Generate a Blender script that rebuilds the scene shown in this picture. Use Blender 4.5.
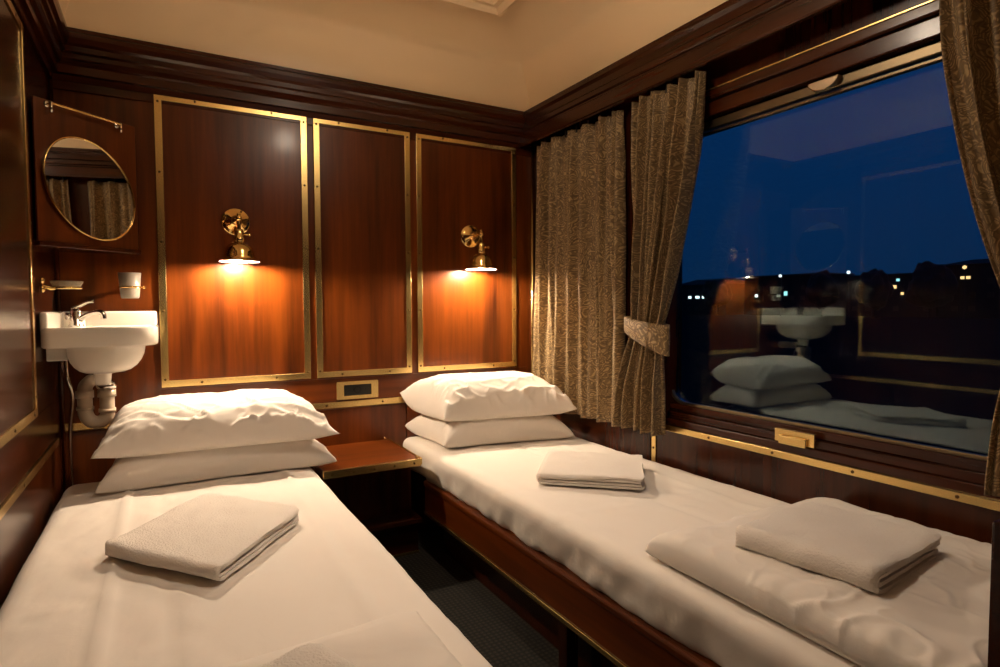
import bpy, bmesh, math, random
from mathutils import Vector, Matrix, noise
random.seed(7)
PI = math.pi
for o in list(bpy.data.objects): bpy.data.objects.remove(o)
scene = bpy.context.scene
COL = scene.collection

# ------------------------------------------------------------------ camera
cam_data = bpy.data.cameras.new('camera')
cam_data.sensor_width = 36.0
cam_data.lens = 595.0 / 1000.0 * 36.0
cam_data.clip_start = 0.02; cam_data.clip_end = 3000
cam = bpy.data.objects.new('camera', cam_data); COL.objects.link(cam)
yaw, pitch, roll = math.radians(29.409), math.radians(-2.543), math.radians(-.189)
fw = Vector((math.sin(yaw)*math.cos(pitch), math.cos(yaw)*math.cos(pitch), math.sin(pitch)))
rt = Vector((math.cos(yaw), -math.sin(yaw), 0)); up = rt.cross(fw)
r2 = rt*math.cos(roll) + up*math.sin(roll); u2 = -rt*math.sin(roll) + up*math.cos(roll)
m = Matrix((r2, u2, -fw)).transposed().to_4x4(); m.translation = Vector((0, 0, 1.05))
cam.matrix_world = m
scene.camera = cam

# ------------------------------------------------------------------ view, world
scene.view_settings.view_transform = 'Standard'
scene.view_settings.look = 'None'
scene.view_settings.gamma = 1.0
scene.view_settings.exposure = 0.42
scene.view_settings.use_curve_mapping = False
world = bpy.data.worlds.new('dusk_sky'); scene.world = world; world.use_nodes = True
wn = world.node_tree; wn.nodes.clear()
wo = wn.nodes.new('ShaderNodeOutputWorld'); bg = wn.nodes.new('ShaderNodeBackground')
tc = wn.nodes.new('ShaderNodeTexCoord'); sx = wn.nodes.new('ShaderNodeSeparateXYZ'); rp = wn.nodes.new('ShaderNodeValToRGB')
wn.links.new(tc.outputs['Generated'], sx.inputs[0]); wn.links.new(sx.outputs['Z'], rp.inputs[0])
rp.color_ramp.elements[0].position = 0.0; rp.color_ramp.elements[0].color = (.0015, .015, .050, 1)
rp.color_ramp.elements[1].position = .55; rp.color_ramp.elements[1].color = (.0008, .021, .088, 1)
wn.links.new(rp.outputs[0], bg.inputs[0]); bg.inputs[1].default_value = 1.0
wn.links.new(bg.outputs[0], wo.inputs[0])

# ------------------------------------------------------------------ room lights
CL_POS = (.69, 1.22)        # the ceiling lamp of the compartment
def light(name, kind, loc, power, color, **kw):
    d = bpy.data.lights.new(name, kind); d.energy = power; d.color = color
    for k, v in kw.items(): setattr(d, k, v)
    o = bpy.data.objects.new(name, d); COL.objects.link(o); o.location = loc
    return o
CEILING_W = 2.2
LAMPS = [(.256, 'left'), (1.298, 'right')]
light('ceiling_lamp_light', 'AREA', (CL_POS[0], CL_POS[1], 2.162), CEILING_W, (1, .82, .66), shape='DISK', size=.17, spread=math.radians(125))
light('ceiling_lamp_glow', 'POINT', (CL_POS[0], CL_POS[1], 2.10), 8.0, (1, .80, .60), shadow_soft_size=.06)

# ------------------------------------------------------------------ materials
def nt(name):
    mt = bpy.data.materials.new(name); mt.use_nodes = True
    n = mt.node_tree; b = n.nodes['Principled BSDF']
    return mt, n, b
def plain(name, col, rough=.5, metal=0, **kw):
    mt, n, b = nt(name)
    b.inputs['Base Color'].default_value = (*col, 1); b.inputs['Roughness'].default_value = rough
    b.inputs['Metallic'].default_value = metal
    for k, v in kw.items(): b.inputs[k.replace('_', ' ')].default_value = v
    return mt
def bumpy(mt, scale, strength, dist=.001, detail=4, coords='Object', stretch=(1, 1, 1)):
    n = mt.node_tree; b = n.nodes['Principled BSDF']
    t = n.nodes.new('ShaderNodeTexCoord'); mp = n.nodes.new('ShaderNodeMapping'); mp.inputs['Scale'].default_value = stretch
    no = n.nodes.new('ShaderNodeTexNoise'); no.inputs['Scale'].default_value = scale; no.inputs['Detail'].default_value = detail
    bu = n.nodes.new('ShaderNodeBump'); bu.inputs['Strength'].default_value = strength; bu.inputs['Distance'].default_value = dist
    n.links.new(t.outputs[coords], mp.inputs[0]); n.links.new(mp.outputs[0], no.inputs[0])
    n.links.new(no.outputs['Fac'], bu.inputs['Height']); n.links.new(bu.outputs[0], b.inputs['Normal'])
    return no
def wood(name, axis, dark, light_, rough=.3, seed=0.0):
    mt, n, b = nt(name)
    t = n.nodes.new('ShaderNodeTexCoord'); mp = n.nodes.new('ShaderNodeMapping')
    s = [26, 26, 26]; s[axis] = 1.3; mp.inputs['Scale'].default_value = s; mp.inputs['Location'].default_value = (seed, seed*2, seed*3)
    a = n.nodes.new('ShaderNodeTexNoise'); a.inputs['Scale'].default_value = 1.0; a.inputs['Detail'].default_value = 7; a.inputs['Roughness'].default_value = .62
    mp2 = n.nodes.new('ShaderNodeMapping'); s2 = [5, 5, 5]; s2[axis] = .9; mp2.inputs['Scale'].default_value = s2
    c = n.nodes.new('ShaderNodeTexNoise'); c.inputs['Scale'].default_value = 1.0; c.inputs['Detail'].default_value = 3; c.inputs['Distortion'].default_value = .8
    mx = n.nodes.new('ShaderNodeMath'); mx.operation = 'ADD'
    ml = n.nodes.new('ShaderNodeMath'); ml.operation = 'MULTIPLY'; ml.inputs[1].default_value = .5
    rr = n.nodes.new('ShaderNodeValToRGB')
    rr.color_ramp.elements[0].position = .33; rr.color_ramp.elements[0].color = (*dark, 1)
    rr.color_ramp.elements[1].position = .66; rr.color_ramp.elements[1].color = (*light_, 1)
    L = n.links.new
    L(t.outputs['Object'], mp.inputs[0]); L(t.outputs['Object'], mp2.inputs[0]); L(mp.outputs[0], a.inputs[0]); L(mp2.outputs[0], c.inputs[0])
    L(a.outputs['Fac'], mx.inputs[0]); L(c.outputs['Fac'], mx.inputs[1]); L(mx.outputs[0], ml.inputs[0]); L(ml.outputs[0], rr.inputs[0])
    L(rr.outputs[0], b.inputs['Base Color'])
    b.inputs['Roughness'].default_value = rough
    b.inputs['Coat Weight'].default_value = .12; b.inputs['Coat Roughness'].default_value = .12; b.inputs['Specular IOR Level'].default_value = .30
    bu = n.nodes.new('ShaderNodeBump'); bu.inputs['Strength'].default_value = .12; bu.inputs['Distance'].default_value = .001
    L(a.outputs['Fac'], bu.inputs['Height']); L(bu.outputs[0], b.inputs['Normal'])
    return mt
WD, WL = (.024, .0042, .0006), (.155, .034, .0032)
M = {}
M['wood_z'] = wood('mahogany_upright_grain', 2, WD, WL)
M['wood_x'] = wood('mahogany_grain_across', 0, WD, WL, .32, 3)
M['wood_y'] = wood('mahogany_grain_along', 1, WD, WL, .32, 5)
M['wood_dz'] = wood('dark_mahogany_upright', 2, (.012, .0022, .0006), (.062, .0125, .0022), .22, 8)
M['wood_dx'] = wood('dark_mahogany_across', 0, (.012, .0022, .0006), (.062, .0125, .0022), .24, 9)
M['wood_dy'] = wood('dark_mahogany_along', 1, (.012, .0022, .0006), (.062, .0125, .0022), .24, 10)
M['brass'] = plain('aged_brass', (.78, .56, .22), .27, 1.0)
no = bumpy(M['brass'], 60, .04)
M['brass_polished'] = plain('polished_brass', (.80, .56, .22), .14, 1.0)
M['bronze'] = plain('bronze_anodised', (.20, .155, .095), .38, 1.0)
M['grip'] = plain('pale_bronze_grip', (.62, .52, .38), .3, 1.0)
M['chrome'] = plain('chrome', (.75, .73, .70), .12, 1.0)
M['screw'] = plain('dark_screw', (.12, .07, .025), .45, 1.0)
M['paint'] = plain('cream_paint', (.88, .67, .41), .42); bumpy(M['paint'], 40, .05)
M['porcelain'] = plain('porcelain', (.80, .74, .64), .12, 0, Coat_Weight=.5)
M['plastic'] = plain('cream_plastic_pipe', (.55, .45, .33), .35)
M['black'] = plain('black_plastic', (.012, .014, .012), .35)
M['carpet'] = plain('dark_carpet', (.02, .018, .013), .95)
M['mirror'] = plain('mirror_glass', (.86, .86, .82), .015, 1.0)
M['dark'] = plain('dark_rubber', (.008, .008, .008), .6)
def linen(name, col, sc=420):
    mt = plain(name, col, .85, 0, Sheen_Weight=.15)
    n = mt.node_tree; b = n.nodes['Principled BSDF']
    t = n.nodes.new('ShaderNodeTexCoord'); no = n.nodes.new('ShaderNodeTexNoise'); no.inputs['Scale'].default_value = 9; no.inputs['Detail'].default_value = 5
    no.inputs['Distortion'].default_value = .6
    bu = n.nodes.new('ShaderNodeBump'); bu.inputs['Strength'].default_value = .25; bu.inputs['Distance'].default_value = .008
    n.links.new(t.outputs['Object'], no.inputs[0]); n.links.new(no.outputs['Fac'], bu.inputs['Height'])
    w = n.nodes.new('ShaderNodeTexNoise'); w.inputs['Scale'].default_value = sc
    b2 = n.nodes.new('ShaderNodeBump'); b2.inputs['Strength'].default_value = .15; b2.inputs['Distance'].default_value = .0006
    n.links.new(t.outputs['Object'], w.inputs[0]); n.links.new(w.outputs['Fac'], b2.inputs['Height'])
    n.links.new(bu.outputs[0], b2.inputs['Normal']); n.links.new(b2.outputs[0], b.inputs['Normal'])
    return mt
M['linen'] = linen('white_linen', (.78, .72, .65))
M['sheet'] = linen('white_cotton_sheet', (.78, .72, .65))
M['terry'] = plain('white_terry', (.80, .74, .67), .95, 0, Sheen_Weight=.3); bumpy(M['terry'], 240, .8, .004, 4)
# carpet: small dotted pile pattern
n = M['carpet'].node_tree; b = n.nodes['Principled BSDF']
t = n.nodes.new('ShaderNodeTexCoord'); v = n.nodes.new('ShaderNodeTexVoronoi'); v.inputs['Scale'].default_value = 60; v.inputs['Randomness'].default_value = .15
rr = n.nodes.new('ShaderNodeValToRGB'); rr.color_ramp.elements[0].position = .25; rr.color_ramp.elements[0].color = (.026, .022, .014, 1)
rr.color_ramp.elements[1].position = .42; rr.color_ramp.elements[1].color = (.005, .005, .004, 1)
n.links.new(t.outputs['Object'], v.inputs[0]); n.links.new(v.outputs['Distance'], rr.inputs[0]); n.links.new(rr.outputs[0], b.inputs['Base Color'])
bu = n.nodes.new('ShaderNodeBump'); bu.inputs['Distance'].default_value = .003; n.links.new(v.outputs['Distance'], bu.inputs['Height']); n.links.new(bu.outputs[0], b.inputs['Normal'])
# curtain: woven paisley, gold lines on brown
mt, n, b = nt('paisley_curtain_cloth'); M['curtain'] = mt
uv = n.nodes.new('ShaderNodeUVMap'); uv.uv_map = 'UVMap'
L = n.links.new
nz = n.nodes.new('ShaderNodeTexNoise'); nz.inputs['Scale'].default_value = 12; nz.inputs['Detail'].default_value = 2
mix = n.nodes.new('ShaderNodeMixRGB'); mix.blend_type = 'LINEAR_LIGHT'; mix.inputs[0].default_value = .07
L(uv.outputs[0], nz.inputs[0]); L(uv.outputs[0], mix.inputs[1]); L(nz.outputs['Color'], mix.inputs[2])
vo = n.nodes.new('ShaderNodeTexVoronoi'); vo.inputs['Scale'].default_value = 9.5; L(mix.outputs[0], vo.inputs[0])
sn = n.nodes.new('ShaderNodeMath'); sn.operation = 'MULTIPLY'; sn.inputs[1].default_value = 74; L(vo.outputs['Distance'], sn.inputs[0])
si = n.nodes.new('ShaderNodeMath'); si.operation = 'SINE'; L(sn.outputs[0], si.inputs[0])
v2 = n.nodes.new('ShaderNodeTexVoronoi'); v2.feature = 'DISTANCE_TO_EDGE'; v2.inputs['Scale'].default_value = 48; L(mix.outputs[0], v2.inputs[0])
lt = n.nodes.new('ShaderNodeMath'); lt.operation = 'LESS_THAN'; lt.inputs[1].default_value = .07; L(v2.outputs['Distance'], lt.inputs[0])
r1 = n.nodes.new('ShaderNodeValToRGB'); r1.color_ramp.elements[0].position = .45; r1.color_ramp.elements[0].color = (.19, .12, .050, 1)
r1.color_ramp.elements[1].position = .95; r1.color_ramp.elements[1].color = (.42, .29, .135, 1)
a1 = n.nodes.new('ShaderNodeMath'); a1.operation = 'MULTIPLY_ADD'; a1.inputs[1].default_value = .5; a1.inputs[2].default_value = .5; L(si.outputs[0], a1.inputs[0])
L(a1.outputs[0], r1.inputs[0])
m2 = n.nodes.new('ShaderNodeMixRGB'); m2.inputs[2].default_value = (.105, .064, .026, 1)
m3 = n.nodes.new('ShaderNodeMath'); m3.operation = 'MULTIPLY'; m3.inputs[1].default_value = .75; L(lt.outputs[0], m3.inputs[0])
L(m3.outputs[0], m2.inputs[0]); L(r1.outputs[0], m2.inputs[1]); L(m2.outputs[0], b.inputs['Base Color'])
b.inputs['Roughness'].default_value = .62; b.inputs['Sheen Weight'].default_value = .1
# window glass
mt = bpy.data.materials.new('window_glass'); mt.use_nodes = True; n = mt.node_tree; n.nodes.clear(); M['glass'] = mt
ou = n.nodes.new('ShaderNodeOutputMaterial'); ms = n.nodes.new('ShaderNodeMixShader'); tr = n.nodes.new('ShaderNodeBsdfTransparent'); gl = n.nodes.new('ShaderNodeBsdfGlossy')
gl.inputs['Roughness'].default_value = 0.0; gl.inputs['Color'].default_value = (.66, .88, .95, 1); tr.inputs['Color'].default_value = (.93, .96, .97, 1)
fr = n.nodes.new('ShaderNodeLayerWeight'); fr.inputs['Blend'].default_value = .12
ma = n.nodes.new('ShaderNodeMath'); ma.operation = 'MULTIPLY_ADD'; ma.inputs[1].default_value = 1.1; ma.inputs[2].default_value = .05
n.links.new(fr.outputs['Fresnel'], ma.inputs[0]); n.links.new(ma.outputs[0], ms.inputs[0]); n.links.new(tr.outputs[0], ms.inputs[1]); n.links.new(gl.outputs[0], ms.inputs[2]); n.links.new(ms.outputs[0], ou.inputs[0])
M['frost'] = plain('frosted_glass', (.62, .55, .46), .4, 0, Transmission_Weight=.6)
M['clear'] = plain('pressed_glass', (.72, .62, .46), .12, 0, Transmission_Weight=.75)
def emit(name, col, s):
    mt = bpy.data.materials.new(name); mt.use_nodes = True; n = mt.node_tree; n.nodes.clear()
    o = n.nodes.new('ShaderNodeOutputMaterial'); e = n.nodes.new('ShaderNodeEmission'); e.inputs[0].default_value = (*col, 1); e.inputs[1].default_value = s
    n.links.new(e.outputs[0], o.inputs[0]); return mt
M['bulb'] = emit('lamp_bulb_glow', (1, .78, .56), 2500)
M['diffuser'] = emit('ceiling_lamp_glow', (1, .74, .46), 2.2)
M['enamel'] = plain('white_enamel', (.9, .86, .78), .35)
M['lit_white'] = emit('far_white_light', (.75, .95, 1), 1.6)
M['lit_cyan'] = emit('far_cyan_light', (.35, .85, .9), 1.0)
M['lit_warm'] = emit('far_warm_light', (1, .62, .25), 1.2)
M['lit_dim'] = emit('far_dim_window', (.25, .30, .26), .35)
M['far'] = plain('night_building', (.016, .019, .022), .9)
M['tree'] = plain('night_foliage', (.014, .018, .019), .95)
M['ground'] = plain('night_ground', (.016, .019, .022), .9, 0, Specular_IOR_Level=0.0); bumpy(M['ground'], .5, .3, .1)

# ------------------------------------------------------------------ helpers
def link(name, me, mat, parent=None, smooth=False):
    o = bpy.data.objects.new(name, me); COL.objects.link(o)
    if mat is not None and not me.materials:
        me.materials.append(M[mat])
    if parent is not None: o.parent = parent
    if smooth:
        for p in me.polygons: p.use_smooth = True
    return o
def obj(name, bm, mat, parent=None, smooth=False, bevel=0, subs=0, solid=0):
    me = bpy.data.meshes.new(name); bmesh.ops.recalc_face_normals(bm, faces=bm.faces[:]); bm.to_mesh(me); bm.free()
    o = link(name, me, mat, parent, smooth)
    if solid:
        s = o.modifiers.new('t', 'SOLIDIFY'); s.thickness = solid; s.offset = 0
    if bevel:
        v = o.modifiers.new('b', 'BEVEL'); v.width = bevel; v.segments = 2; v.limit_method = 'ANGLE'; v.harden_normals = False
    if subs:
        s = o.modifiers.new('s', 'SUBSURF'); s.levels = subs; s.render_levels = subs
    return o
def box(bm, x0, x1, y0, y1, z0, z1):
    v = [bm.verts.new((x, y, z)) for x in (x0, x1) for y in (y0, y1) for z in (z0, z1)]
    for f in ((0, 1, 3, 2), (4, 6, 7, 5), (0, 4, 5, 1), (2, 3, 7, 6), (0, 2, 6, 4), (1, 5, 7, 3)): bm.faces.new([v[i] for i in f])
def boxo(name, mat, b, parent=None, bevel=.002, **k):
    bm = bmesh.new(); box(bm, *b); return obj(name, bm, mat, parent, bevel=bevel, **k)
def lathe(bm, prof, mat4=Matrix(), n=32, cap=False):
    rings = []
    for r, z in prof:
        rings.append([bm.verts.new(mat4 @ Vector((r*math.cos(2*PI*i/n), r*math.sin(2*PI*i/n), z))) for i in range(n)])
    for a, b_ in zip(rings, rings[1:]):
        for i in range(n): bm.faces.new((a[i], a[(i+1) % n], b_[(i+1) % n], b_[i]))
    if cap:
        bm.faces.new(rings[0]); bm.faces.new(rings[-1])
def orient(loc, direction):
    return Matrix.Translation(loc) @ Vector(direction).to_track_quat('Z', 'Y').to_matrix().to_4x4()
def tube(bm, pts, r, n=12, radii=None):
    pts = [Vector(p) for p in pts]; rings = []; prev = None
    for i, p in enumerate(pts):
        d = (pts[min(i+1, len(pts)-1)] - pts[max(i-1, 0)]).normalized()
        if prev is None:
            a = d.orthogonal().normalized()
        else:
            a = (prev - d*prev.dot(d)).normalized()
        prev = a; b_ = d.cross(a); rr = radii[i] if radii else r
        rings.append([bm.verts.new(p + (a*math.cos(2*PI*k/n) + b_*math.sin(2*PI*k/n))*rr) for k in range(n)])
    for a, b_ in zip(rings, rings[1:]):
        for i in range(n): bm.faces.new((a[i], a[(i+1) % n], b_[(i+1) % n], b_[i]))
    bm.faces.new(rings[0]); bm.faces.new(rings[-1])
def smooth_path(pts, k=6):
    pts = [Vector(p) for p in pts]; out = []
    for i in range(len(pts)-1):
        p0, p1, p2, p3 = pts[max(i-1, 0)], pts[i], pts[i+1], pts[min(i+2, len(pts)-1)]
        for j in range(k):
            t = j/k
            out.append(.5*((2*p1) + (p2-p0)*t + (2*p0-5*p1+4*p2-p3)*t*t + (3*p1-p0-3*p2+p3)*t**3))
    return out + [pts[-1]]
def grid(bm, nu, nv, fn, uvfn=None, closed=False):
    V = [[bm.verts.new(fn(i/(nu-1), j/(nv-1))) for j in range(nv)] for i in range(nu)]
    uvl = bm.loops.layers.uv.new('UVMap') if uvfn else None
    for i in range(nu-1):
        for j in range(nv-1):
            f = bm.faces.new((V[i][j], V[i+1][j], V[i+1][j+1], V[i][j+1]))
            if uvl:
                for l, (a, c) in zip(f.loops, ((i, j), (i+1, j), (i+1, j+1), (i, j+1))): l[uvl].uv = uvfn(a/(nu-1), c/(nv-1))
    return V
def fbm(x, y, z=0, o=4):
    return noise.fractal(Vector((x, y, z)), 1.0, 2.0, o)
def thing(name, label, cat, loc=(0, 0, 0), group=None):
    o = bpy.data.objects.new(name, None); COL.objects.link(o); o.location = loc; o.empty_display_size = .05
    o['label'] = label; o['category'] = cat
    if group: o['group'] = group
    return o
def tag(o, label, cat, group=None, kind=None):
    o['label'] = label; o['category'] = cat
    if group: o['group'] = group
    if kind: o['kind'] = kind
    return o
def shift(bm, root):   # express a world-space bmesh in the space of its root
    bmesh.ops.translate(bm, verts=bm.verts[:], vec=-Vector(root.location)); return bm
def part(name, bm, mat, root, **k):
    base = root if root.parent is None else root.parent
    off = Vector(base.location) if base.type == 'EMPTY' or base.location.length else Vector((0, 0, 0))
    bmesh.ops.translate(bm, verts=bm.verts[:], vec=-off)
    return obj(name, bm, mat, root, **k)
def pbox(name, mat, b, root, bevel=.002, **k):
    bm = bmesh.new(); box(bm, *b); return part(name, bm, mat, root, bevel=bevel, **k)

# ------------------------------------------------------------------ room
XL, XR, YN, YB = -.33, 1.66, -.7, 2.6
WY0, WY1, WZ0, WZ1 = .34, 1.665, .685, 1.685      # window glass opening
def struct(o): o['kind'] = 'structure'; return o
floor = struct(boxo('floor', 'carpet', (XL-.1, XR+.1, YN-.1, YB+.1, -.08, 0), bevel=0))
wall_back = struct(boxo('wall_back', 'wood_z', (XL-.1, XR+.1, YB, YB+.1, 0, 2.06), bevel=0))
wall_left = struct(boxo('wall_left', 'wood_dz', (XL-.1, XL, YN, YB, 0, 2.06), bevel=0))
wall_near = struct(boxo('wall_near', 'wood_dz', (XL-.1, XR+.1, YN-.1, YN, 0, 2.06), bevel=0))
bm = bmesh.new()
box(bm, XR, XR+.12, YN, YB, 0, .60); box(bm, XR, XR+.12, YN, YB, 1.79, 2.06)
box(bm, XR, XR+.12, YN, WY0-.03, .60, 1.79); box(bm, XR, XR+.12, WY1+.03, YB, .60, 1.79)
wall_right = struct(obj('wall_right', bm, 'wood_dz'))

# ceiling: coved cream plaster
def ring(bm, prof, sides, closed_profile=False):
    def corner(o, k):
        return [(XL+o, YN+o), (XR-o, YN+o), (XR-o, YB-o), (XL+o, YB-o)][k % 4]
    for s in sides:
        A = [bm.verts.new((*corner(o, s), z)) for o, z in prof]; B = [bm.verts.new((*corner(o, s+1), z)) for o, z in prof]
        k = len(prof)
        for i in range(k if closed_profile else k-1): bm.faces.new((A[i], B[i], B[(i+1) % k], A[(i+1) % k]))
        if closed_profile: bm.faces.new(A); bm.faces.new(B)
prof = [(0, 1.97), (.0, 1.985), (.045, 1.99)]
for i in range(0, 13):
    a = i/12*PI/2
    prof.append((.05 + .33*(1-math.cos(a)), 2.0 + .25*math.sin(a)))
bm = bmesh.new(); ring(bm, prof, (0, 1, 2, 3))
o = .38; bm.faces.new([bm.verts.new(p) for p in ((XL+o, YN+o, 2.25), (XR-o, YN+o, 2.25), (XR-o, YB-o, 2.25), (XL+o, YB-o, 2.25))])
bmesh.ops.remove_doubles(bm, verts=bm.verts[:], dist=.0005)
ceiling = obj('ceiling', bm, 'paint', smooth=True); struct(ceiling)
sm = ceiling.modifiers.new('e', 'EDGE_SPLIT'); sm.split_angle = math.radians(40)
bm = bmesh.new(); ring(bm, [(.435, 2.25), (.435, 2.236), (.452, 2.230), (.466, 2.238), (.472, 2.246), (.50, 2.240), (.512, 2.25)], (0, 1, 2, 3))
obj('ceiling_moulding', bm, 'paint', ceiling)

# cornices, mitred in the corners
def zs(p): return [(o, 1.845 + (z-1.845)*.84) for o, z in p]
cp = zs([(0, 1.845), (.012, 1.845), (.016, 1.868), (.030, 1.872), (.030, 1.905), (.040, 1.912), (.046, 1.930), (.046, 1.948),
      (.056, 1.954), (.056, 1.975), (.066, 1.985), (.070, 2.005), (.070, 2.022), (.064, 2.030), (.064, 2.045), (0, 2.045)])
for k, s in enumerate((0, 1, 2, 3)):
    bm = bmesh.new()
    if s == 1:      # window side: a deeper pelmet that hides the curtain track; it runs through to both end walls
        q = [(0, 1.95), (.075, 1.945), (.075, 1.850), (.090, 1.850), (.093, 1.855), (.093, 1.905), (.084, 1.912), (.084, 1.918), (.092, 1.924), (.092, 1.942), (.086, 1.950), (.088, 1.975), (.100, 1.985), (.100, 1.996), (.094, 2.000), (.094, 2.010), (0, 2.012)]
        A = [bm.verts.new((XR-o, YN, z)) for o, z in q]; B = [bm.verts.new((XR-o, YB, z)) for o, z in q]
        for i in range(len(q)): bm.faces.new((A[i], B[i], B[(i+1) % len(q)], A[(i+1) % len(q)]))
        bm.faces.new(A); bm.faces.new(B)
    else: ring(bm, cp, (s,), True)
    struct(obj('trim_%d' % (k+1), bm, 'wood_dy' if s in (1, 3) else 'wood_dx'))
# top rail band below the cornice on the back wall
pbox('top_rail', 'wood_dx', (XL+.002, XR-.002, YB-.008, YB+.002, 1.825-.01, 1.85), wall_back)

def screw_mesh():
    bm = bmesh.new(); lathe(bm, [(.0045, 0), (.0045, .0012), (.002, .0022)], n=8); bm.faces.new([v for v in bm.verts[-8:]])
    me = bpy.data.meshes.new('screw'); bm.to_mesh(me); bm.free(); me.materials.append(M['screw']); return me
SCREW = screw_mesh()
def screws(parent, pts, nrm):
    for p in pts:
        s = link('screw', SCREW, None, parent); s.matrix_local = orient(Vector(p), nrm)
def frame_on_back(x0, x1, z0, z1, w=.026, mat='wood_z'):
    y = YB
    pn = pbox('panel', mat, (x0+w*.5, x1-w*.5, y-.006, y+.004, z0+w*.5, z1-w*.5), wall_back, bevel=.001)
    bm = bmesh.new()
    O = [(x0, z0), (x1, z0), (x1, z1), (x0, z1)]; I = [(x0+w, z0+w), (x1-w, z0+w), (x1-w, z1-w), (x0+w, z1-w)]
    fo = [bm.verts.new((a, y-.010, c)) for a, c in O]; fi = [bm.verts.new((a, y-.010, c)) for a, c in I]
    bo = [bm.verts.new((a, y, c)) for a, c in O]; bi = [bm.verts.new((a, y-.005, c)) for a, c in I]
    for i in range(4):
        j = (i+1) % 4
        bm.faces.new((fo[i], fo[j], fi[j], fi[i])); bm.faces.new((fo[i], fo[j], bo[j], bo[i])); bm.faces.new((fi[i], fi[j], bi[j], bi[i]))
    fr = obj('brass_frame', bm, 'brass', wall_back, bevel=.0015)
    pts = []
    nz = 5; nx = max(2, round((x1-x0)/.23)+1)
    for k in range(nz):
        z = z0+.03 + (z1-z0-.06)*k/(nz-1)
        pts += [(x0+w/2, y-.0102, z), (x1-w/2, y-.0102, z)]
    for k in range(1, nx):
        x = x0 + (x1-x0)*(k-.5)/(nx-1) if nx > 2 else (x0+x1)/2
        pts += [(x, y-.0102, z0+w/2), (x, y-.0102, z1-w/2)]
    screws(fr, pts, (0, -1, 0))
frame_on_back(-.016, .537, .748, 1.852)
frame_on_back(.563, .993, .748, 1.852)
frame_on_back(1.023, 1.557, .748, 1.852)
# dado strip and lower panels on the back wall
bm = bmesh.new(); box(bm, XL+.01, 1.62, YB-.010, YB, .612, .640)
st = obj('brass_strip', bm, 'brass', wall_back, bevel=.0015)
screws(st, [(x, YB-.0102, .626) for x in (.10, .35, .60, .85, 1.1, 1.35)], (0, -1, 0))
for x0, x1 in ((XL+.01, .44), (.445, .96), (.965, 1.65)):
    pbox('panel', 'wood_z', (x0, x1, YB-.006, YB+.002, .012, .608), wall_back, bevel=.002)
pbox('panel', 'wood_x', (-.02, 1.62, YB-.004, YB+.002, .643, .742), wall_back, bevel=.001)

# left wall panels
def strip_left(y0, y1, z0, z1, sc):
    bm = bmesh.new(); box(bm, XL, XL+.009, y0, y1, z0, z1); s_ = obj('brass_strip', bm, 'brass', wall_left, bevel=.0015)
    screws(s_, [(XL+.0092, a, c) for a, c in sc], (1, 0, 0))
for y0, y1 in ((1.02, 2.118), (-.12, .99)):
    pbox('panel', 'wood_dz', (XL-.002, XL+.005, y0+.01, y1-.01, .757, 1.83), wall_left)
    strip_left(y0, y1, .742, .768, [(y0+.05+k*(y1-y0-.1)/4, .755) for k in range(5)])
    strip_left(y1-.022, y1, .768, 1.835, [(y1-.011, .8+k*.245) for k in range(5)])
    strip_left(y0, y0+.022, .768, 1.835, [(y0+.011, .8+k*.245) for k in range(5)])
    strip_left(y0+.022, y1-.022, 1.811, 1.835, [(y0+.1, 1.823), (y1-.1, 1.823)])
strip_left(-.69, 2.475, .590, .612, [(k*.3-.5, .601) for k in range(10)])
pbox('panel', 'wood_dy', (XL-.002, XL+.003, -.68, 2.475, .615, .740), wall_left)
for y0, y1 in ((1.3, 2.47), (.1, 1.29)): pbox('panel', 'wood_dz', (XL-.002, XL+.004, y0, y1, .012, .587), wall_left)
bm = bmesh.new(); tube(bm, [(XL+.006, YB-.006, .0), (XL+.006, YB-.006, 1.85)], .007, 10)
obj('corner_bead', bm, 'wood_dz', wall_back, smooth=True)
bm = bmesh.new(); tube(bm, [(XR-.006, YB-.006, .0), (XR-.006, YB-.006, 1.85)], .007, 10)
obj('corner_bead', bm, 'brass', wall_back, smooth=True)

# right wall: brass framed panel under the window
pbox('panel', 'wood_dz', (XR-.004, XR+.002, 1.735, 2.59, .05, .70), wall_right)
pbox('panel', 'wood_dz', (XR-.005, XR+.002, -.68, 1.70, .05, .585), wall_right)
bm = bmesh.new(); box(bm, XR-.012, XR+.001, -.69, 1.722, .580, .602); st = obj('brass_strip', bm, 'brass', wall_right, bevel=.0015)
screws(st, [(XR-.0122, y, .591) for y in (1.69, 1.44, 1.19, .94, .69, .44)], (-1, 0, 0))
bm = bmesh.new(); box(bm, XR-.010, XR+.001, 1.700, 1.722, .20, .580); st = obj('brass_strip', bm, 'brass', wall_right, bevel=.0015)
screws(st, [(XR-.0102, 1.711, .56), (XR-.0102, 1.711, .50)], (-1, 0, 0))

# ------------------------------------------------------------------ window
window = struct(bpy.data.objects.new('window_1', None)); COL.objects.link(window); window.location = (XR+.05, 1.0, .6)
def rrect(y0, y1, z0, z1, r, k=8):
    out = []
    for cy, cz, a0 in ((y1-r, z0+r, -PI/2), (y1-r, z1-r, 0), (y0+r, z1-r, PI/2), (y0+r, z0+r, PI)):
        for i in range(k+1):
            a = a0 + PI/2*i/k; out.append((cy + r*math.cos(a), cz + r*math.sin(a)))
    return out
def loops(bm, rings, close=False):
    R = [[bm.verts.new(p) for p in rg] for rg in rings]
    pairs = list(zip(R, R[1:])) + ([(R[-1], R[0])] if close else [])
    for A, B in pairs:
        for i in range(len(A)):
            j = (i+1) % len(A); bm.faces.new((A[i], A[j], B[j], B[i]))
outer = rrect(WY0-.03, WY1+.03, WZ0-.02, WZ1+.02, .004); inner = rrect(WY0, WY1, WZ0, WZ1, .07)
bm = bmesh.new()
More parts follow.
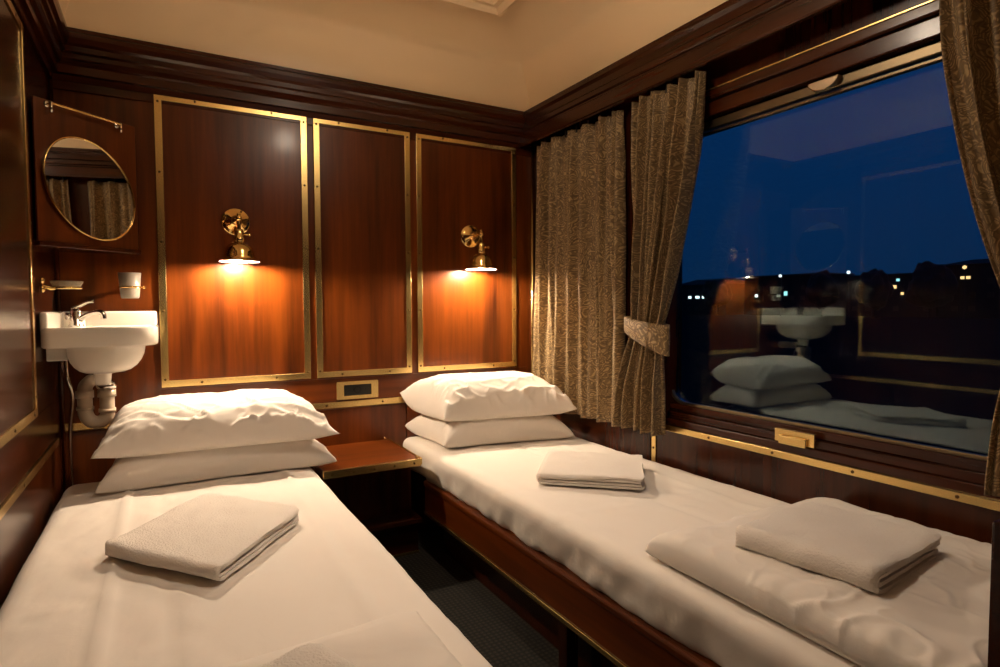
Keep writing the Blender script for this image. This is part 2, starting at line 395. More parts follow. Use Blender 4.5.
loops(bm, [[(1.695, a, c) for a, c in outer], [(1.695, a, c) for a, c in inner], [(1.735, a, c) for a, c in inner], [(1.735, a, c) for a, c in outer]], True)
part('window_frame', bm, 'wood_dy', window)
bm = bmesh.new()
i0 = rrect(WY0-.004, WY1+.004, WZ0-.004, WZ1+.004, .073); i1 = rrect(WY0+.007, WY1-.007, WZ0+.007, WZ1-.007, .064)
loops(bm, [[(1.694, a, c) for a, c in i0], [(1.687, a, c) for a, c in i0], [(1.687, a, c) for a, c in i1], [(1.700, a, c) for a, c in i1]])
part('metal_gasket', bm, 'bronze', window, bevel=.002)
bm = bmesh.new()
i0 = rrect(WY0+.004, WY1-.004, WZ0+.004, WZ1-.004, .066)
loops(bm, [[(1.708, a, c) for a, c in i0], [(1.714, a, c) for a, c in i0]]); bm.faces.new(bm.verts[:len(i0)]); bm.faces.new(bm.verts[len(i0):])
part('glass_pane', bm, 'glass', window)
for k, (z0, z1, x) in enumerate(((.602, .628, 1.655), (.628, .654, 1.666), (.654, .682, 1.678))):
    pbox('sill_step', 'wood_dy', (x, 1.72, WY0-.03, WY1+.03, z0, z1), window, bevel=.003)
pbox('header_board', 'wood_dy', (1.648, 1.72, WY0-.03, WY1+.03, 1.704, 1.752), window, bevel=.004)
pbox('header_moulding', 'wood_dy', (1.640, 1.72, WY0-.03, WY1+.03, 1.756, 1.790), window, bevel=.006)
pbox('header_bead', 'brass', (1.637, 1.65, WY0-.03, WY1+.03, 1.786, 1.791), window, bevel=.001)
pbox('sash_rail', 'bronze', (1.668, 1.695, WY0-.02, WY1+.02, 1.668, 1.696), window, bevel=.003)
pbox('sash_lip', 'bronze', (1.680, 1.700, WY0-.02, WY1+.02, 1.655, 1.664), window, bevel=.002)
pbox('side_post', 'wood_dz', (1.650, 1.72, WY1-.012, WY1+.04, .602, 1.79), window, bevel=.003)
# semi-oval bronze grip in the sash, brass pull in the sill
def half_disc(bm, cx, cy, cz, ry, rz, t):
    pts = [(cy + ry*math.cos(PI+PI*i/16), cz + rz*math.sin(PI+PI*i/16)) for i in range(17)]
    A = [bm.verts.new((cx, a, c)) for a, c in pts]; B = [bm.verts.new((cx-t, a, c)) for a, c in pts]
    bm.faces.new(A); bm.faces.new(B)
    for i in range(17): bm.faces.new((A[i], A[(i+1) % 17], B[(i+1) % 17], B[i]))
bm = bmesh.new(); half_disc(bm, 1.668, 1.050, 1.695, .046, .030, .020)
part('sash_grip', bm, 'grip', window, bevel=.003)
bm = bmesh.new(); box(bm, 1.6515, 1.668, 1.055, 1.185, .632, .672); pl = part('sill_pull', bm, 'brass', window, bevel=.002)
bm = bmesh.new(); box(bm, 1.640, 1.6515, 1.075, 1.165, .628, .655); part('pull_lip', bm, 'brass', pl, bevel=.003)

# ------------------------------------------------------------------ curtains
def curtain(root, name, yf, zt, zb, pleats, amp, fullw, x=1.615, seed=0, nu=110, nv=50, pinch=None, curve_bottom=0, solid=.003):
    bm = bmesh.new()
    rng = random.Random(seed); ph = [rng.uniform(-.5, .5) for _ in range(pleats+3)]
    def fn(s, t):
        z = zt + (zb-zt)*t
        y0, y1 = yf(t)
        s2 = s + .012*math.sin(s*17+seed+t*1.5)
        k = s*pleats; i = int(k); f = k-i; pp = ph[i]*(1-f)+ph[i+1]*f
        a = amp*(1+.5*pp)*(.55+.45*min(1, t*4+.2))
        if pinch: a *= pinch(t)
        w = math.sin(2*PI*s*pleats + pp*1.6 + .5*math.sin(t*3+seed))
        w = math.copysign(abs(w)**.8, w) + .35*math.sin(2*PI*s*pleats*2.3 + 2*pp + t*2) + .25*math.sin(2*PI*s*pleats*3.7+seed-t*3)
        dx = a*w + .006*fbm(s*6, t*5, seed)
        y = y0 + (y1-y0)*s2 + a*.35*math.cos(2*PI*s*pleats*1.0+pp)
        return (x + dx, y, z + curve_bottom*t*math.sin(2*PI*s*pleats)*.5)
    grid(bm, nu, nv, fn, lambda s, t: (s*fullw, (zt+(zb-zt)*t)))
    return part(name, bm, 'curtain', root, smooth=True, solid=solid)
def heading(root, y0, y1, n, x=1.617, z=1.838):   # gathered heading tape and hooks
    for k in range(n):
        bm = bmesh.new(); y = y0 + (y1-y0)*(k+.5)/n
        tube(bm, [(x, y, z-.012), (x, y, z+.016)], .004, 8); part('runner', bm, 'dark', root)
G = 'paisley curtains on the window wall'
c1 = thing('curtain', 'straight hanging brown paisley curtain in the corner, beside the right wall lamp', 'curtain', (1.615, 2.16, .58), G)
curtain(c1, 'drape', lambda t: (2.485+.02*t, 1.855-.01*t), 1.838, .562, 6, .026, 1.05, seed=1, nu=130)
heading(c1, 2.46, 1.88, 7)
c2 = thing('curtain', 'paisley curtain gathered by a tieback, left edge of the dark window', 'curtain', (1.61, 1.7, .56), G)
def tied(top, tie, bot, tt, w=1.0):
    def f(t):
        if t < tt:
            k = t/tt; k = k**1.6
            return tuple(top[i]*(1-k)+tie[i]*k for i in (0, 1))
        k = (t-tt)/(1-tt); k = 1-(1-k)**1.7
        return tuple(tie[i]*(1-k)+bot[i]*k for i in (0, 1))
    return f
TT = (1.835-.955)/(1.835-.565)
pin = lambda t: 1 - .45*math.exp(-((t-TT)/.12)**2)
curtain(c2, 'drape', tied((1.768, 1.425), (1.785, 1.622), (1.878, 1.605), TT), 1.838, .572, 5, .030, .95, x=1.600, seed=5, nu=150, nv=70, pinch=pin)
heading(c2, 1.79, 1.44, 5, x=1.607)
def tieback(root, y0, y1, z0, z1, x, seed):
    bm = bmesh.new(); yc, rx = (y0+y1)/2, (y0-y1)/2+.012
    def fn(s, t):
        a = 2*PI*s; y = yc + rx*math.cos(a); k = (1+math.cos(a))/2     # k=1 at the raised end
        z = z1 + (z0-z1)*k**1.1 + (t-.5)*(.115-.060*k) + .004*math.sin(9*a)*math.sin(PI*t)
        return (x - .030*math.sin(a) - .006*math.sin(PI*t) * math.sin(a), y, z)
    grid(bm, 48, 7, fn, lambda s, t: (s*.4, t*.08))
    return part('tieback', bm, 'curtain', root, smooth=True, solid=.005)
tieback(c2, 1.812, 1.604, .985, .925, 1.604, 0)
bm = bmesh.new(); tube(bm, smooth_path([(1.658, 1.845, 1.015), (1.63, 1.84, 1.01), (1.615, 1.822, .995)]), .004, 8); part('tieback_hook', bm, 'brass_polished', c2, smooth=True)
c3 = thing('curtain', 'shadowed paisley curtain gathered at the right edge of the dark window', 'curtain', (1.61, .4, .56), G)
curtain(c3, 'drape', tied((.735, .20), (.560, .33), (.600, .30), TT), 1.838, .625, 6, .030, 1.0, x=1.595, seed=9, nu=150, nv=70, pinch=pin)
heading(c3, .75, .2, 6, x=1.6)
tieback(c3, .578, .32, .925, .975, 1.595, 2)

# ------------------------------------------------------------------ wall lamps
def wall_lamp(x, label, swing):
    root = thing('wall_lamp', label, 'lamp', (x, YB, 1.39), 'brass wall lamps')
    P = lambda a, b_, c: (x+a, YB-.008+b_, c)
    bm = bmesh.new(); lathe(bm, [(.0, -.001), (.054, 0), (.054, .004), (.049, .008), (.044, .008), (.038, .013), (.024, .020), (.014, .030), (.012, .040), (.0, .042)], orient(P(0, 0, 1.392), (0, -1, 0)), 40)
    bp = part('backplate', bm, 'brass_polished', root, smooth=True)
    for a in (PI*.35, PI*1.02, PI*1.68):
        bm = bmesh.new(); lathe(bm, [(.0045, 0), (.004, .004), (0, .006)], orient((x+.046*math.cos(a), YB-.016, 1.392+.046*math.sin(a)), (0, -1, 0)), 10)
        part('screw', bm, 'brass_polished', bp, smooth=True)
    bm = bmesh.new(); yy = -.112
    tube(bm, smooth_path([P(0, -.03, 1.392), P(0, -.06, 1.392), P(0, -.09, 1.393), P(0, yy+.004, 1.388), P(0, yy, 1.372), P(0, yy, 1.345)], 5), .0075, 12)
    part('arm', bm, 'brass_polished', root, smooth=True)
    bm = bmesh.new(); lathe(bm, [(0, .012), (.006, .010), (.007, .004), (.005, 0), (.0105, -.004), (.0115, -.012), (.008, -.018), (0, -.020)], Matrix.Translation(P(0, yy, 1.400)), 16)
    part('finial', bm, 'brass_polished', root, smooth=True)
    bm = bmesh.new(); lathe(bm, [(0, 1.352), (.013, 1.350), (.016, 1.342), (.016, 1.322), (.020, 1.318), (.020, 1.306), (.016, 1.300), (.017, 1.292), (0, 1.291)], Matrix.Translation((x, YB-.008+yy, 0)), 24)
    so = part('socket', bm, 'brass_polished', root, smooth=True)
    bm = bmesh.new(); tube(bm, [P(.014, yy, 1.330), P(.034, yy-.003, 1.330)], .0032, 8); lathe(bm, [(0, 0), (.006, .001), (.006, .006), (0, .008)], orient(P(.032, yy-.003, 1.330), (1, 0, 0)), 12)
    part('switch', bm, 'brass_polished', so, smooth=True)
    c = Matrix.Translation((x, YB-.008+yy, 0))
    bm = bmesh.new(); lathe(bm, [(.014, 1.300), (.026, 1.298), (.039, 1.290), (.048, 1.278), (.053, 1.263), (.0555, 1.247), (.058, 1.238), (.063, 1.233), (.070, 1.230), (.072, 1.227)], c, 48)
    sh = part('shade', bm, 'brass_polished', root, smooth=True)
    bm = bmesh.new(); lathe(bm, [(.012, 1.297), (.025, 1.295), (.037, 1.287), (.046, 1.276), (.051, 1.262), (.0535, 1.246), (.056, 1.236), (.062, 1.2305), (.070, 1.2285), (.072, 1.2265)], c, 48)
    part('shade_lining', bm, 'enamel', sh, smooth=True)
    bm = bmesh.new(); bmesh.ops.create_uvsphere(bm, u_segments=20, v_segments=12, radius=.017); bmesh.ops.translate(bm, verts=bm.verts[:], vec=(x, YB-.008+yy, 1.244))
    part('bulb', bm, 'bulb', root, smooth=True)
wall_lamp(LAMPS[0][0], 'lit polished brass wall lamp on the wide left panel, above the left bed', 0)
wall_lamp(LAMPS[1][0], 'lit polished brass wall lamp above the right bed, near the curtain', 0)

# ceiling lamp, out of frame above, seen only by its light and reflections
cl = thing('ceiling_lamp', 'round flush ceiling lamp with brass rim, over the gap between the beds', 'lamp', (CL_POS[0], CL_POS[1], 2.250))
bm = bmesh.new(); lathe(bm, [(.0, 2.250), (.13, 2.250), (.13, 2.230), (.105, 2.200), (.095, 2.175), (.092, 2.175)], Matrix.Translation((*CL_POS, 0)), 40); part('rim', bm, 'brass', cl, smooth=True)
bm = bmesh.new(); lathe(bm, [(.0, 2.168), (.05, 2.169), (.092, 2.175), (.092, 2.182), (0, 2.182)], Matrix.Translation((*CL_POS, 0)), 40); part('diffuser', bm, 'diffuser', cl, smooth=True)

# ------------------------------------------------------------------ corner cabinet with the mirror
A0 = Vector((XL, 2.20, 0)); U = Vector((.756, .655, 0)).normalized(); NRM = Vector((.655, -.756, 0)).normalized(); WDT = .337
def onp(s, z, d=0): return A0 + U*s + NRM*d + Vector((0, 0, z))
cc = thing('corner_cabinet', 'dark wooden corner cabinet with slanted front, above the washbasin', 'cabinet', (XL+.1, 2.45, 1.24))
e = onp(WDT, 0)
bm = bmesh.new()
pl_ = [(XL+.007, 2.206), (e.x, e.y), (e.x, YB-.012), (XL+.007, YB-.012)]
A = [bm.verts.new((a, c, 1.248)) for a, c in pl_]; B = [bm.verts.new((a, c, 1.672)) for a, c in pl_]
bm.faces.new(A); bm.faces.new(B)
for i in range(4): bm.faces.new((A[i], A[(i+1) % 4], B[(i+1) % 4], B[i]))
part('body', bm, 'wood_dz', cc, bevel=.002)
def slab(bm, s0, s1, z0, z1, d0, d1):
    P = [onp(s, z, d) for s in (s0, s1) for z in (z0, z1) for d in (d0, d1)]
    v = [bm.verts.new(p) for p in P]
    for f in ((0, 1, 3, 2), (4, 6, 7, 5), (0, 4, 5, 1), (2, 3, 7, 6), (0, 2, 6, 4), (1, 5, 7, 3)): bm.faces.new([v[i] for i in f])
bm = bmesh.new(); slab(bm, .008, WDT-.004, 1.250, 1.670, 0, .010); part('door', bm, 'wood_z', cc, bevel=.002)
bm = bmesh.new(); slab(bm, .008, WDT, 1.236, 1.250, -.02, .018); part('bottom_lip', bm, 'wood_dz', cc, bevel=.002)
mi = thing('oval_mirror', 'round brass-rimmed mirror on the corner cabinet above the washbasin', 'mirror', tuple(onp(.162, 1.425, .012)))
ea, eb, er = .136, .167, math.radians(36)
def ell(f, a_, d):
    x_, z_ = ea*f*math.cos(a_), eb*f*math.sin(a_)
    s = x_*math.cos(er) + z_*math.sin(er); z = x_*math.sin(er) - z_*math.cos(er)   # long axis leans to the lower right
    return onp(.168 + s, 1.425 + z, d + .004 - .020*z)
NE = 64
bm = bmesh.new(); vs = [bm.verts.new(ell(.975, 2*PI*i/NE, .0165)) for i in range(NE)]; vb = [bm.verts.new(ell(.975, 2*PI*i/NE, .011)) for i in range(NE)]
bm.faces.new(vs); bm.faces.new(vb)
for i in range(NE): bm.faces.new((vs[i], vs[(i+1) % NE], vb[(i+1) % NE], vb[i]))
part('mirror_glass', bm, 'mirror', mi)
bm = bmesh.new(); prof_ = [(.965, .0165), (.968, .020), (.990, .021), (1.0, .018), (1.0, .0105), (.965, .0105)]
loops(bm, [[ell(f, 2*PI*i/NE, d) for i in range(NE)] for f, d in prof_], True); part('mirror_rim', bm, 'brass_polished', mi, smooth=True)
ra = thing('towel_rail', 'thin metal rail above the round mirror', 'rail', tuple(onp(.16, 1.66, .01)))
bm = bmesh.new(); tube(bm, smooth_path([onp(.045, 1.656, .008), onp(.045, 1.656, .026), onp(.048, 1.656, .031), onp(.06, 1.656, .032), onp(.16, 1.656, .032), onp(.25, 1.656, .032), onp(.262, 1.656, .031), onp(.265, 1.656, .026), onp(.265, 1.656, .008)], 5), .0034, 10)
part('bar', bm, 'brass_polished', ra, smooth=True)
for s in (.045, .265):
    bm = bmesh.new(); lathe(bm, [(0, 0), (.010, 0), (.010, .003), (.006, .006), (0, .007)], orient(onp(s, 1.656, .009), NRM), 14); part('mount', bm, 'chrome', ra, smooth=True)
    bm = bmesh.new(); tube(bm, [onp(s, 1.660, .030), onp(s, 1.630, .030)], .0045, 10); part('end_cap', bm, 'chrome', ra, smooth=True)

# ------------------------------------------------------------------ washbasin
wb = thing('washbasin', 'white ceramic corner washbasin with chrome tap, left of the left bed', 'washbasin', (-.19, 2.42, .8))
BX0, BX1, BY0, BY1 = XL+.006, -.020, 2.19, YB-.014
BC = Vector(((BX0+BX1)/2, 2.40)); 
def outline(ix=0, iy=0, n=40, r=.10, rb=.012):
    out = []
    x0, x1, y0, y1 = BX0+ix, BX1-ix, BY0+iy, BY1-ix
    for cx, cy, rr_, a0 in ((x1-r, y0+r, r, -PI/2), (x1-rb, y1-rb, rb, 0), (x0+rb, y1-rb, rb, PI/2), (x0+.03, y0+.03, .03, PI)):
        for i in range(11):
            a = a0 + PI/2*i/10; out.append((cx + rr_*math.cos(a), cy + rr_*math.sin(a)))
    return out
def bowlring(rx, ry, cx, cy, z, like):
    return [(cx + rx*math.cos(a), cy + ry*math.sin(a), z) for a in [math.atan2(q[1]-BC.y, q[0]-BC.x) for q in like]]
OL = outline(); OI = outline(.012, .012)
bm = bmesh.new()
bx, by = -.172, 2.375
R = []
R.append(bowlring(.030, .030, -.186, 2.39, .795, OL)); R.append(bowlring(.034, .034, -.186, 2.39, .832, OL))
for k in range(7):
    a = k/6*PI/2
    R.append(bowlring(.045+.100*math.sin(a), .045+.125*math.sin(a), -.180+.006*k/6, 2.385, .836+.092*(1-math.cos(a)), OL))
R.append([(x, y, .930) for x, y in outline(.004, .004)]); R.append([(x, y, .935) for x, y in OL]); R.append([(x, y, .985) for x, y in OL]); R.append([(x, y, .992) for x, y in outline(.004, .004)])
R.append([(x, y, .990) for x, y in OI])
R.append(bowlring(.128, .120, bx+.012, by-.005, .976, OL)); R.append(bowlring(.118, .112, bx+.012, by-.005, .955, OL)); R.append(bowlring(.095, .09, bx+.008, by, .90, OL)); R.append(bowlring(.05, .05, bx, by, .868, OL)); R.append(bowlring(.012, .012, bx, by, .862, OL))
loops(bm, R); bm.faces.new([v for v in bm.verts[-len(OL):]])
part('bowl', bm, 'porcelain', wb, smooth=True)
# splashback: a raised wall on two sides
bm = bmesh.new()
def wallstrip(pts, z0, z1, t=.020):
    pass
path = [(BX0+.0, 2.245, .012), (BX0, 2.27, .016), (BX0, 2.56, .020)]
box(bm, BX0, BX0+.022, 2.205, BY1, .975, 1.040)
box(bm, BX0, BX1-.004, BY1-.024, BY1, .975, 1.040)
sb = part('splashback', bm, 'porcelain', wb, smooth=False); bv = sb.modifiers.new('b', 'BEVEL'); bv.width = .009; bv.segments = 4
for p in sb.data.polygons: p.use_smooth = True
# pillar that carries the tap
bm = bmesh.new(); grid_pts = None
lathe(bm, [(0, .975), (.045, .975), (.040, .985), (.036, 1.0), (.034, 1.030), (.030, 1.038), (0, 1.040)], Matrix.Translation((BX0+.045, BY1-.045, 0)), 28)
part('tap_ledge', bm, 'porcelain', wb, smooth=True)
TX, TY, TZ = BX0+.062, BY1-.115, .988
bm = bmesh.new(); lathe(bm, [(0, 0), (.023, 0), (.023, .006), (.018, .012), (.0175, .05), (.014, .060), (0, .062)], Matrix.Translation((TX, TY, TZ)), 24)
tp = part('tap', bm, 'chrome', wb, smooth=True)
def sub(name, bm, mat, par):
    bmesh.ops.translate(bm, verts=bm.verts[:], vec=-Vector(wb.location)); return obj(name, bm, mat, par, smooth=True)
bm = bmesh.new(); tube(bm, smooth_path([(TX+.008, TY-.004, TZ+.022), (TX+.038, TY-.02, TZ+.042), (TX+.066, TY-.035, TZ+.050), (TX+.080, TY-.043, TZ+.044), (TX+.082, TY-.044, TZ+.026)]), .009, 14); sub('spout', bm, 'chrome', tp)
bm = bmesh.new(); tube(bm, smooth_path([(TX-.012, TY, TZ+.06), (TX+.012, TY-.002, TZ+.072), (TX+.035, TY-.015, TZ+.084), (TX+.052, TY-.025, TZ+.086)]), .006, 12, None); sub('lever', bm, 'chrome', tp)
bm = bmesh.new(); lathe(bm, [(0, 0), (.011, .001), (.012, .009), (0, .011)], orient((TX-.018, TY-.004, TZ+.036), (-.8, -.6, 0)), 16); tube(bm, [(TX, TY, TZ+.036), (TX-.02, TY-.005, TZ+.036)], .006, 10); sub('side_knob', bm, 'chrome', tp)
bm = bmesh.new(); box(bm, BX0, BX0+.055, 2.30, 2.315, .885, .930); part('bracket', bm, 'porcelain', wb, bevel=.004)
bm = bmesh.new(); lathe(bm, [(0, .865), (.016, .866), (.018, .870), (.010, .872), (0, .871)], Matrix.Translation((bx, by, 0)), 20); part('drain', bm, 'chrome', wb, smooth=True)
# waste trap
tx, ty = -.186, 2.40
bm = bmesh.new()
tube(bm, smooth_path([(tx+.010, ty, .80), (tx+.010, ty, .76), (tx+.010, ty, .71), (tx+.008, ty, .685), (tx-.012, ty, .668), (tx-.036, ty, .672), (tx-.050, ty, .695), (tx-.052, ty, .73), (tx-.052, ty, .765), (tx-.052, ty+.02, .785), (tx-.052, ty+.08, .790), (tx-.052, YB-.005, .790)], 5), .0215, 18)
tr_ = part('waste_trap', bm, 'plastic', wb, smooth=True)
for (a, z0, z1, r) in ((tx+.010, .752, .775, .0265), (tx+.010, .70, .712, .025), (tx-.052, .712, .722, .025), (tx-.052, .752, .776, .026)):
    bm = bmesh.new(); lathe(bm, [(.018, z0), (r, z0), (r, z1), (.018, z1)], Matrix.Translation((a, ty, 0)), 20); sub('collar', bm, 'plastic', tr_)
bm = bmesh.new(); lathe(bm, [(.018, .780), (.030, .781), (.031, .792), (.024, .800), (.018, .801)], Matrix.Translation((tx+.010, ty, 0)), 22); sub('drain_nut', bm, 'chrome', tr_)
bm = bmesh.new(); tube(bm, smooth_path([(-.300, 2.52, .93), (-.296, 2.50, .82), (-.285, 2.52, .74), (-.300, 2.56, .60), (-.300, 2.575, .3)]), .006, 10); part('supply_pipe', bm, 'chrome', wb, smooth=True)
# soap dish and tumbler
sd = thing('soap_dish', 'pressed glass soap dish in a brass holder, left wall above the washbasin', 'soap dish', (XL+.006, 2.24, 1.12))
bm = bmesh.new()
for zz in (1.110, 1.135): lathe(bm, [(0, 0), (.011, .001), (.012, .007), (.007, .012), (0, .013)], orient((XL+.006, 2.245, zz), (1, 0, 0)), 16)
part('mount', bm, 'brass_polished', sd, smooth=True)
bm = bmesh.new(); tube(bm, smooth_path([(XL+.012, 2.245, 1.118), (XL+.03, 2.25, 1.112), (XL+.038, 2.262, 1.113)]), .006, 10)
tube(bm, [(XL+.068+.037*math.cos(2*PI*i/24), 2.28+.037*math.sin(2*PI*i/24), 1.114) for i in range(25)], .0035, 8); part('holder', bm, 'brass_polished', sd, smooth=True)
bm = bmesh.new(); lathe(bm, [(0, 1.110), (.028, 1.111), (.037, 1.120), (.043, 1.132), (.043, 1.135), (.038, 1.134), (.031, 1.123), (0, 1.118)], Matrix.Translation((XL+.068, 2.28, 0)), 36); part('dish', bm, 'clear', sd, smooth=True)
tb = thing('tumbler', 'frosted tumbler in a brass ring on the wall, above the washbasin', 'tumbler', (-.106, 2.535, 1.08))
bm = bmesh.new(); lathe(bm, [(0, 1.086), (.026, 1.086), (.029, 1.091), (.032, 1.120), (.036, 1.178), (.033, 1.178), (.029, 1.120), (.026, 1.095), (0, 1.093)], Matrix.Translation((-.106, 2.535, 0)), 36); part('glass', bm, 'frost', tb, smooth=True)
bm = bmesh.new(); tube(bm, [(-.106+.0355*math.cos(2*PI*i/32), 2.535+.0355*math.sin(2*PI*i/32), 1.126) for i in range(33)], .0035, 8)
tube(bm, [(-.106, 2.571, 1.126), (-.106, 2.59, 1.126)], .006, 10); lathe(bm, [(0, 0), (.013, 0), (.012, .006), (0, .008)], orient((-.106, 2.594, 1.126), (0, -1, 0)), 16)
lathe(bm, [(0, 0), (.006, .001), (.0065, .006), (0, .009)], orient((-.066, 2.535, 1.126), (1, 0, 0)), 12)
part('ring_holder', bm, 'brass_polished', tb, smooth=True)

# ------------------------------------------------------------------ power socket
so = thing('power_socket', 'brass-framed black shaver socket on the back wall above the bedside shelf', 'socket', (.735, YB-.006, .688))
bm = bmesh.new(); O = rrect(.642, .828, .648, .727, .004, 3); I = rrect(.674, .796, .664, .711, .002, 3)
loops(bm, [[(a, YB-.004, c) for a, c in O], [(a, YB-.018, c) for a, c in O], [(a, YB-.018, c) for a, c in I], [(a, YB-.008, c) for a, c in I]]); part('surround', bm, 'brass', so, bevel=.0015)
pbox('socket_face', 'black', (.672, .798, YB-.010, YB-.004, .662, .713), so)
bm = bmesh.new()
for cx in (.700, .735, .770): lathe(bm, [(0, 0), (.003, .0), (.003, .002), (0, .002)], orient((cx, YB-.010, .688), (0, -1, 0)), 8)
lathe(bm, [(.011, 0), (.018, 0), (.018, .003), (.011, .003)], orient((.735, YB-.010, .688), (0, -1, 0)), 24)
part('socket_rim', bm, 'dark', so)

# ------------------------------------------------------------------ bedside shelf
ns = thing('bedside_shelf', 'small mahogany bedside shelf with brass edging between the beds', 'shelf', (.68, 2.4, .43))
pbox('shelf_top', 'wood_x', (.492, .868, 2.192, YB-.008, .425, .452), ns, bevel=.003)
pbox('brass_edge', 'brass', (.490, .870, 2.180, 2.192, .424, .453), ns, bevel=.0015)
pbox('brass_edge', 'brass', (.868, .876, 2.185, YB-.008, .428, .455), ns, bevel=.0015)
ee = [c for c in ns.children if c.name.startswith('brass_edge')][0]
for x in (.52, .60, .68, .76, .84):
    s = link('screw', SCREW, None, ee); s.matrix_local = orient(Vector((x, 2.1798, .438)) - Vector(ns.location), (0, -1, 0))
for x, y in ((.858, 2.588), (.858, 2.20)):
    bm = bmesh.new(); lathe(bm, [(0, .452), (.006, .452), (.005, .460), (0, .463)], Matrix.Translation((x, y, 0)), 12); part('brass_pin', bm, 'brass_polished', ns, smooth=True)
pbox('cabinet_back', 'wood_dz', (.50, .91, 2.40, YB-.008, .012, .42), ns)
pbox('lower_shelf', 'wood_dx', (.49, .92, 2.30, 2.40, .15, .17), ns)
pbox('plinth', 'wood_dx', (.50, .925, 2.36, 2.40, .0, .14), ns)
pbox('brass_strip', 'brass', (.78, .925, 2.352, 2.362, .002, .014), ns, bevel=.001)

# ------------------------------------------------------------------ beds
def rounded_block(bm, b, r, step, disp):
    x0, x1, y0, y1, z0, z1 = b
    nx, ny, nz = [max(2, int(round(d/step))) for d in (x1-x0, y1-y0, z1-z0)]
    def add(nu, nv, f):
        grid(bm, nu+1, nv+1, f)
    lx, ly, lz = x1-x0, y1-y0, z1-z0
    add(nx, ny, lambda u, v: (x0+lx*u, y0+ly*v, z1)); add(nx, ny, lambda u, v: (x0+lx*u, y0+ly*v, z0))
    add(nx, nz, lambda u, v: (x0+lx*u, y0, z0+lz*v)); add(nx, nz, lambda u, v: (x0+lx*u, y1, z0+lz*v))
    add(ny, nz, lambda u, v: (x0, y0+ly*u, z0+lz*v)); add(ny, nz, lambda u, v: (x1, y0+ly*u, z0+lz*v))
    bmesh.ops.remove_doubles(bm, verts=bm.verts[:], dist=.0004)
    for v in bm.verts:
        p = v.co.copy(); q = Vector((min(max(p.x, x0+r), x1-r), min(max(p.y, y0+r), y1-r), min(max(p.z, z0+r), z1-r)))
        d = p-q
        if d.length > 1e-6: p = q + d.normalized()*min(r, d.length if abs(d.x)+abs(d.y)+abs(d.z) == d.length else r)
        v.co = p + Vector(disp(p))
def crease(v, c, w): return math.exp(-((v-c)/w)**2)
def bed(label, x0, x1, y0, ymax, side, creases, rail_y1):
    root = thing('bed', label, 'bed', ((x0+x1)/2, 1.4, 0), 'the two berths')
    def disp(p):
        top = 1 if p.z > .455-.03 else 0
        n_ = fbm(p.x*3, p.y*2.2, 3.1*side)*.006 + fbm(p.x*9, p.y*4, 9*side)*.0022 - .0022*max(0, 1-abs(fbm(p.x*4, p.y*2.5+p.x*2, 5*side))*9)
        z = n_*top
        for c, a, slope in creases:
            z += top*a*2.6*crease(p.x + slope*p.y, c, .011)
        for c in (1.40, 1.02): z += top*.0016*crease(p.y + .05*p.x, c, .012)
        sx_ = 0
        fx = x1 if side < 0 else x0
        if abs(p.x-fx) < .035 and p.z < .45:
            k = min(1, (.45-p.z)/.10)
            sx_ = side*-1*(.004*math.sin(p.y*26+3*fbm(p.y*3, p.z*4)+p.z*22) + .012*fbm(p.y*7+p.z*5, p.z*5, 2) + .005*fbm(p.y*20+p.z*12, p.z*9, 2))*k
            if side > 0: sx_ += .014*k
        return (sx_, 0, z)
    bm = bmesh.new(); rounded_block(bm, (x0, x1, y0, ymax, .315, .46), .042, .014, disp)
    part('mattress', bm, 'sheet', root, smooth=True)
    fx = (x0+.012) if side > 0 else (x1-.012)
    rail = (fx, fx+.028) if side > 0 else (fx-.028, fx)
    pbox('side_rail', 'wood_y', (rail[0], rail[1], y0, rail_y1, .195, .325), root, bevel=.005)
    cap = (fx-.006, fx+.03) if side > 0 else (fx-.03, fx+.006)
    pbox('rail_cap', 'wood_y', (cap[0], cap[1], y0, rail_y1, .300, .322), root, bevel=.006)
    br = (fx-.004, fx+.02) if side > 0 else (fx-.02, fx+.004)
    pbox('brass_strip', 'brass', (br[0], br[1], y0, rail_y1, .180, .195), root, bevel=.002)
    pbox('base_board', 'wood_dx', (x0+.06, x1-.06, y0+.02, ymax-.02, .20, .314), root)
    kick = (x0+.10, x0+.12) if side > 0 else (x1-.12, x1-.10)
    pbox('kick_board', 'wood_dz', (kick[0], kick[1], y0, rail_y1, 0, .20), root)
    for yy in (1.33, .5):
        pp = (fx+.01, fx+.05) if side > 0 else (fx-.05, fx-.01)
        pbox('leg', 'wood_dz', (pp[0], pp[1], yy-.02, yy+.02, 0, .195), root)
    pbox('footboard', 'wood_dx', (x0, min(x1, 1.545), y0-.05, y0-.003, 0, .772 if side > 0 else .50), root, bevel=.004)
    return root
bed('right-hand berth with white sheet and mahogany side rail, under the window', .925, 1.648, .352, 2.585, 1, [(1.30, -.0016, .0), (1.52, .0016, .02)], 2.315)
bed('left-hand berth with white sheet, beside the washbasin and left wall', -.312, .478, .45, 2.46, -1, [(-.115, .003, .0), (.30, .0022, -.03), (.02, -.0015, .02)], 2.18)

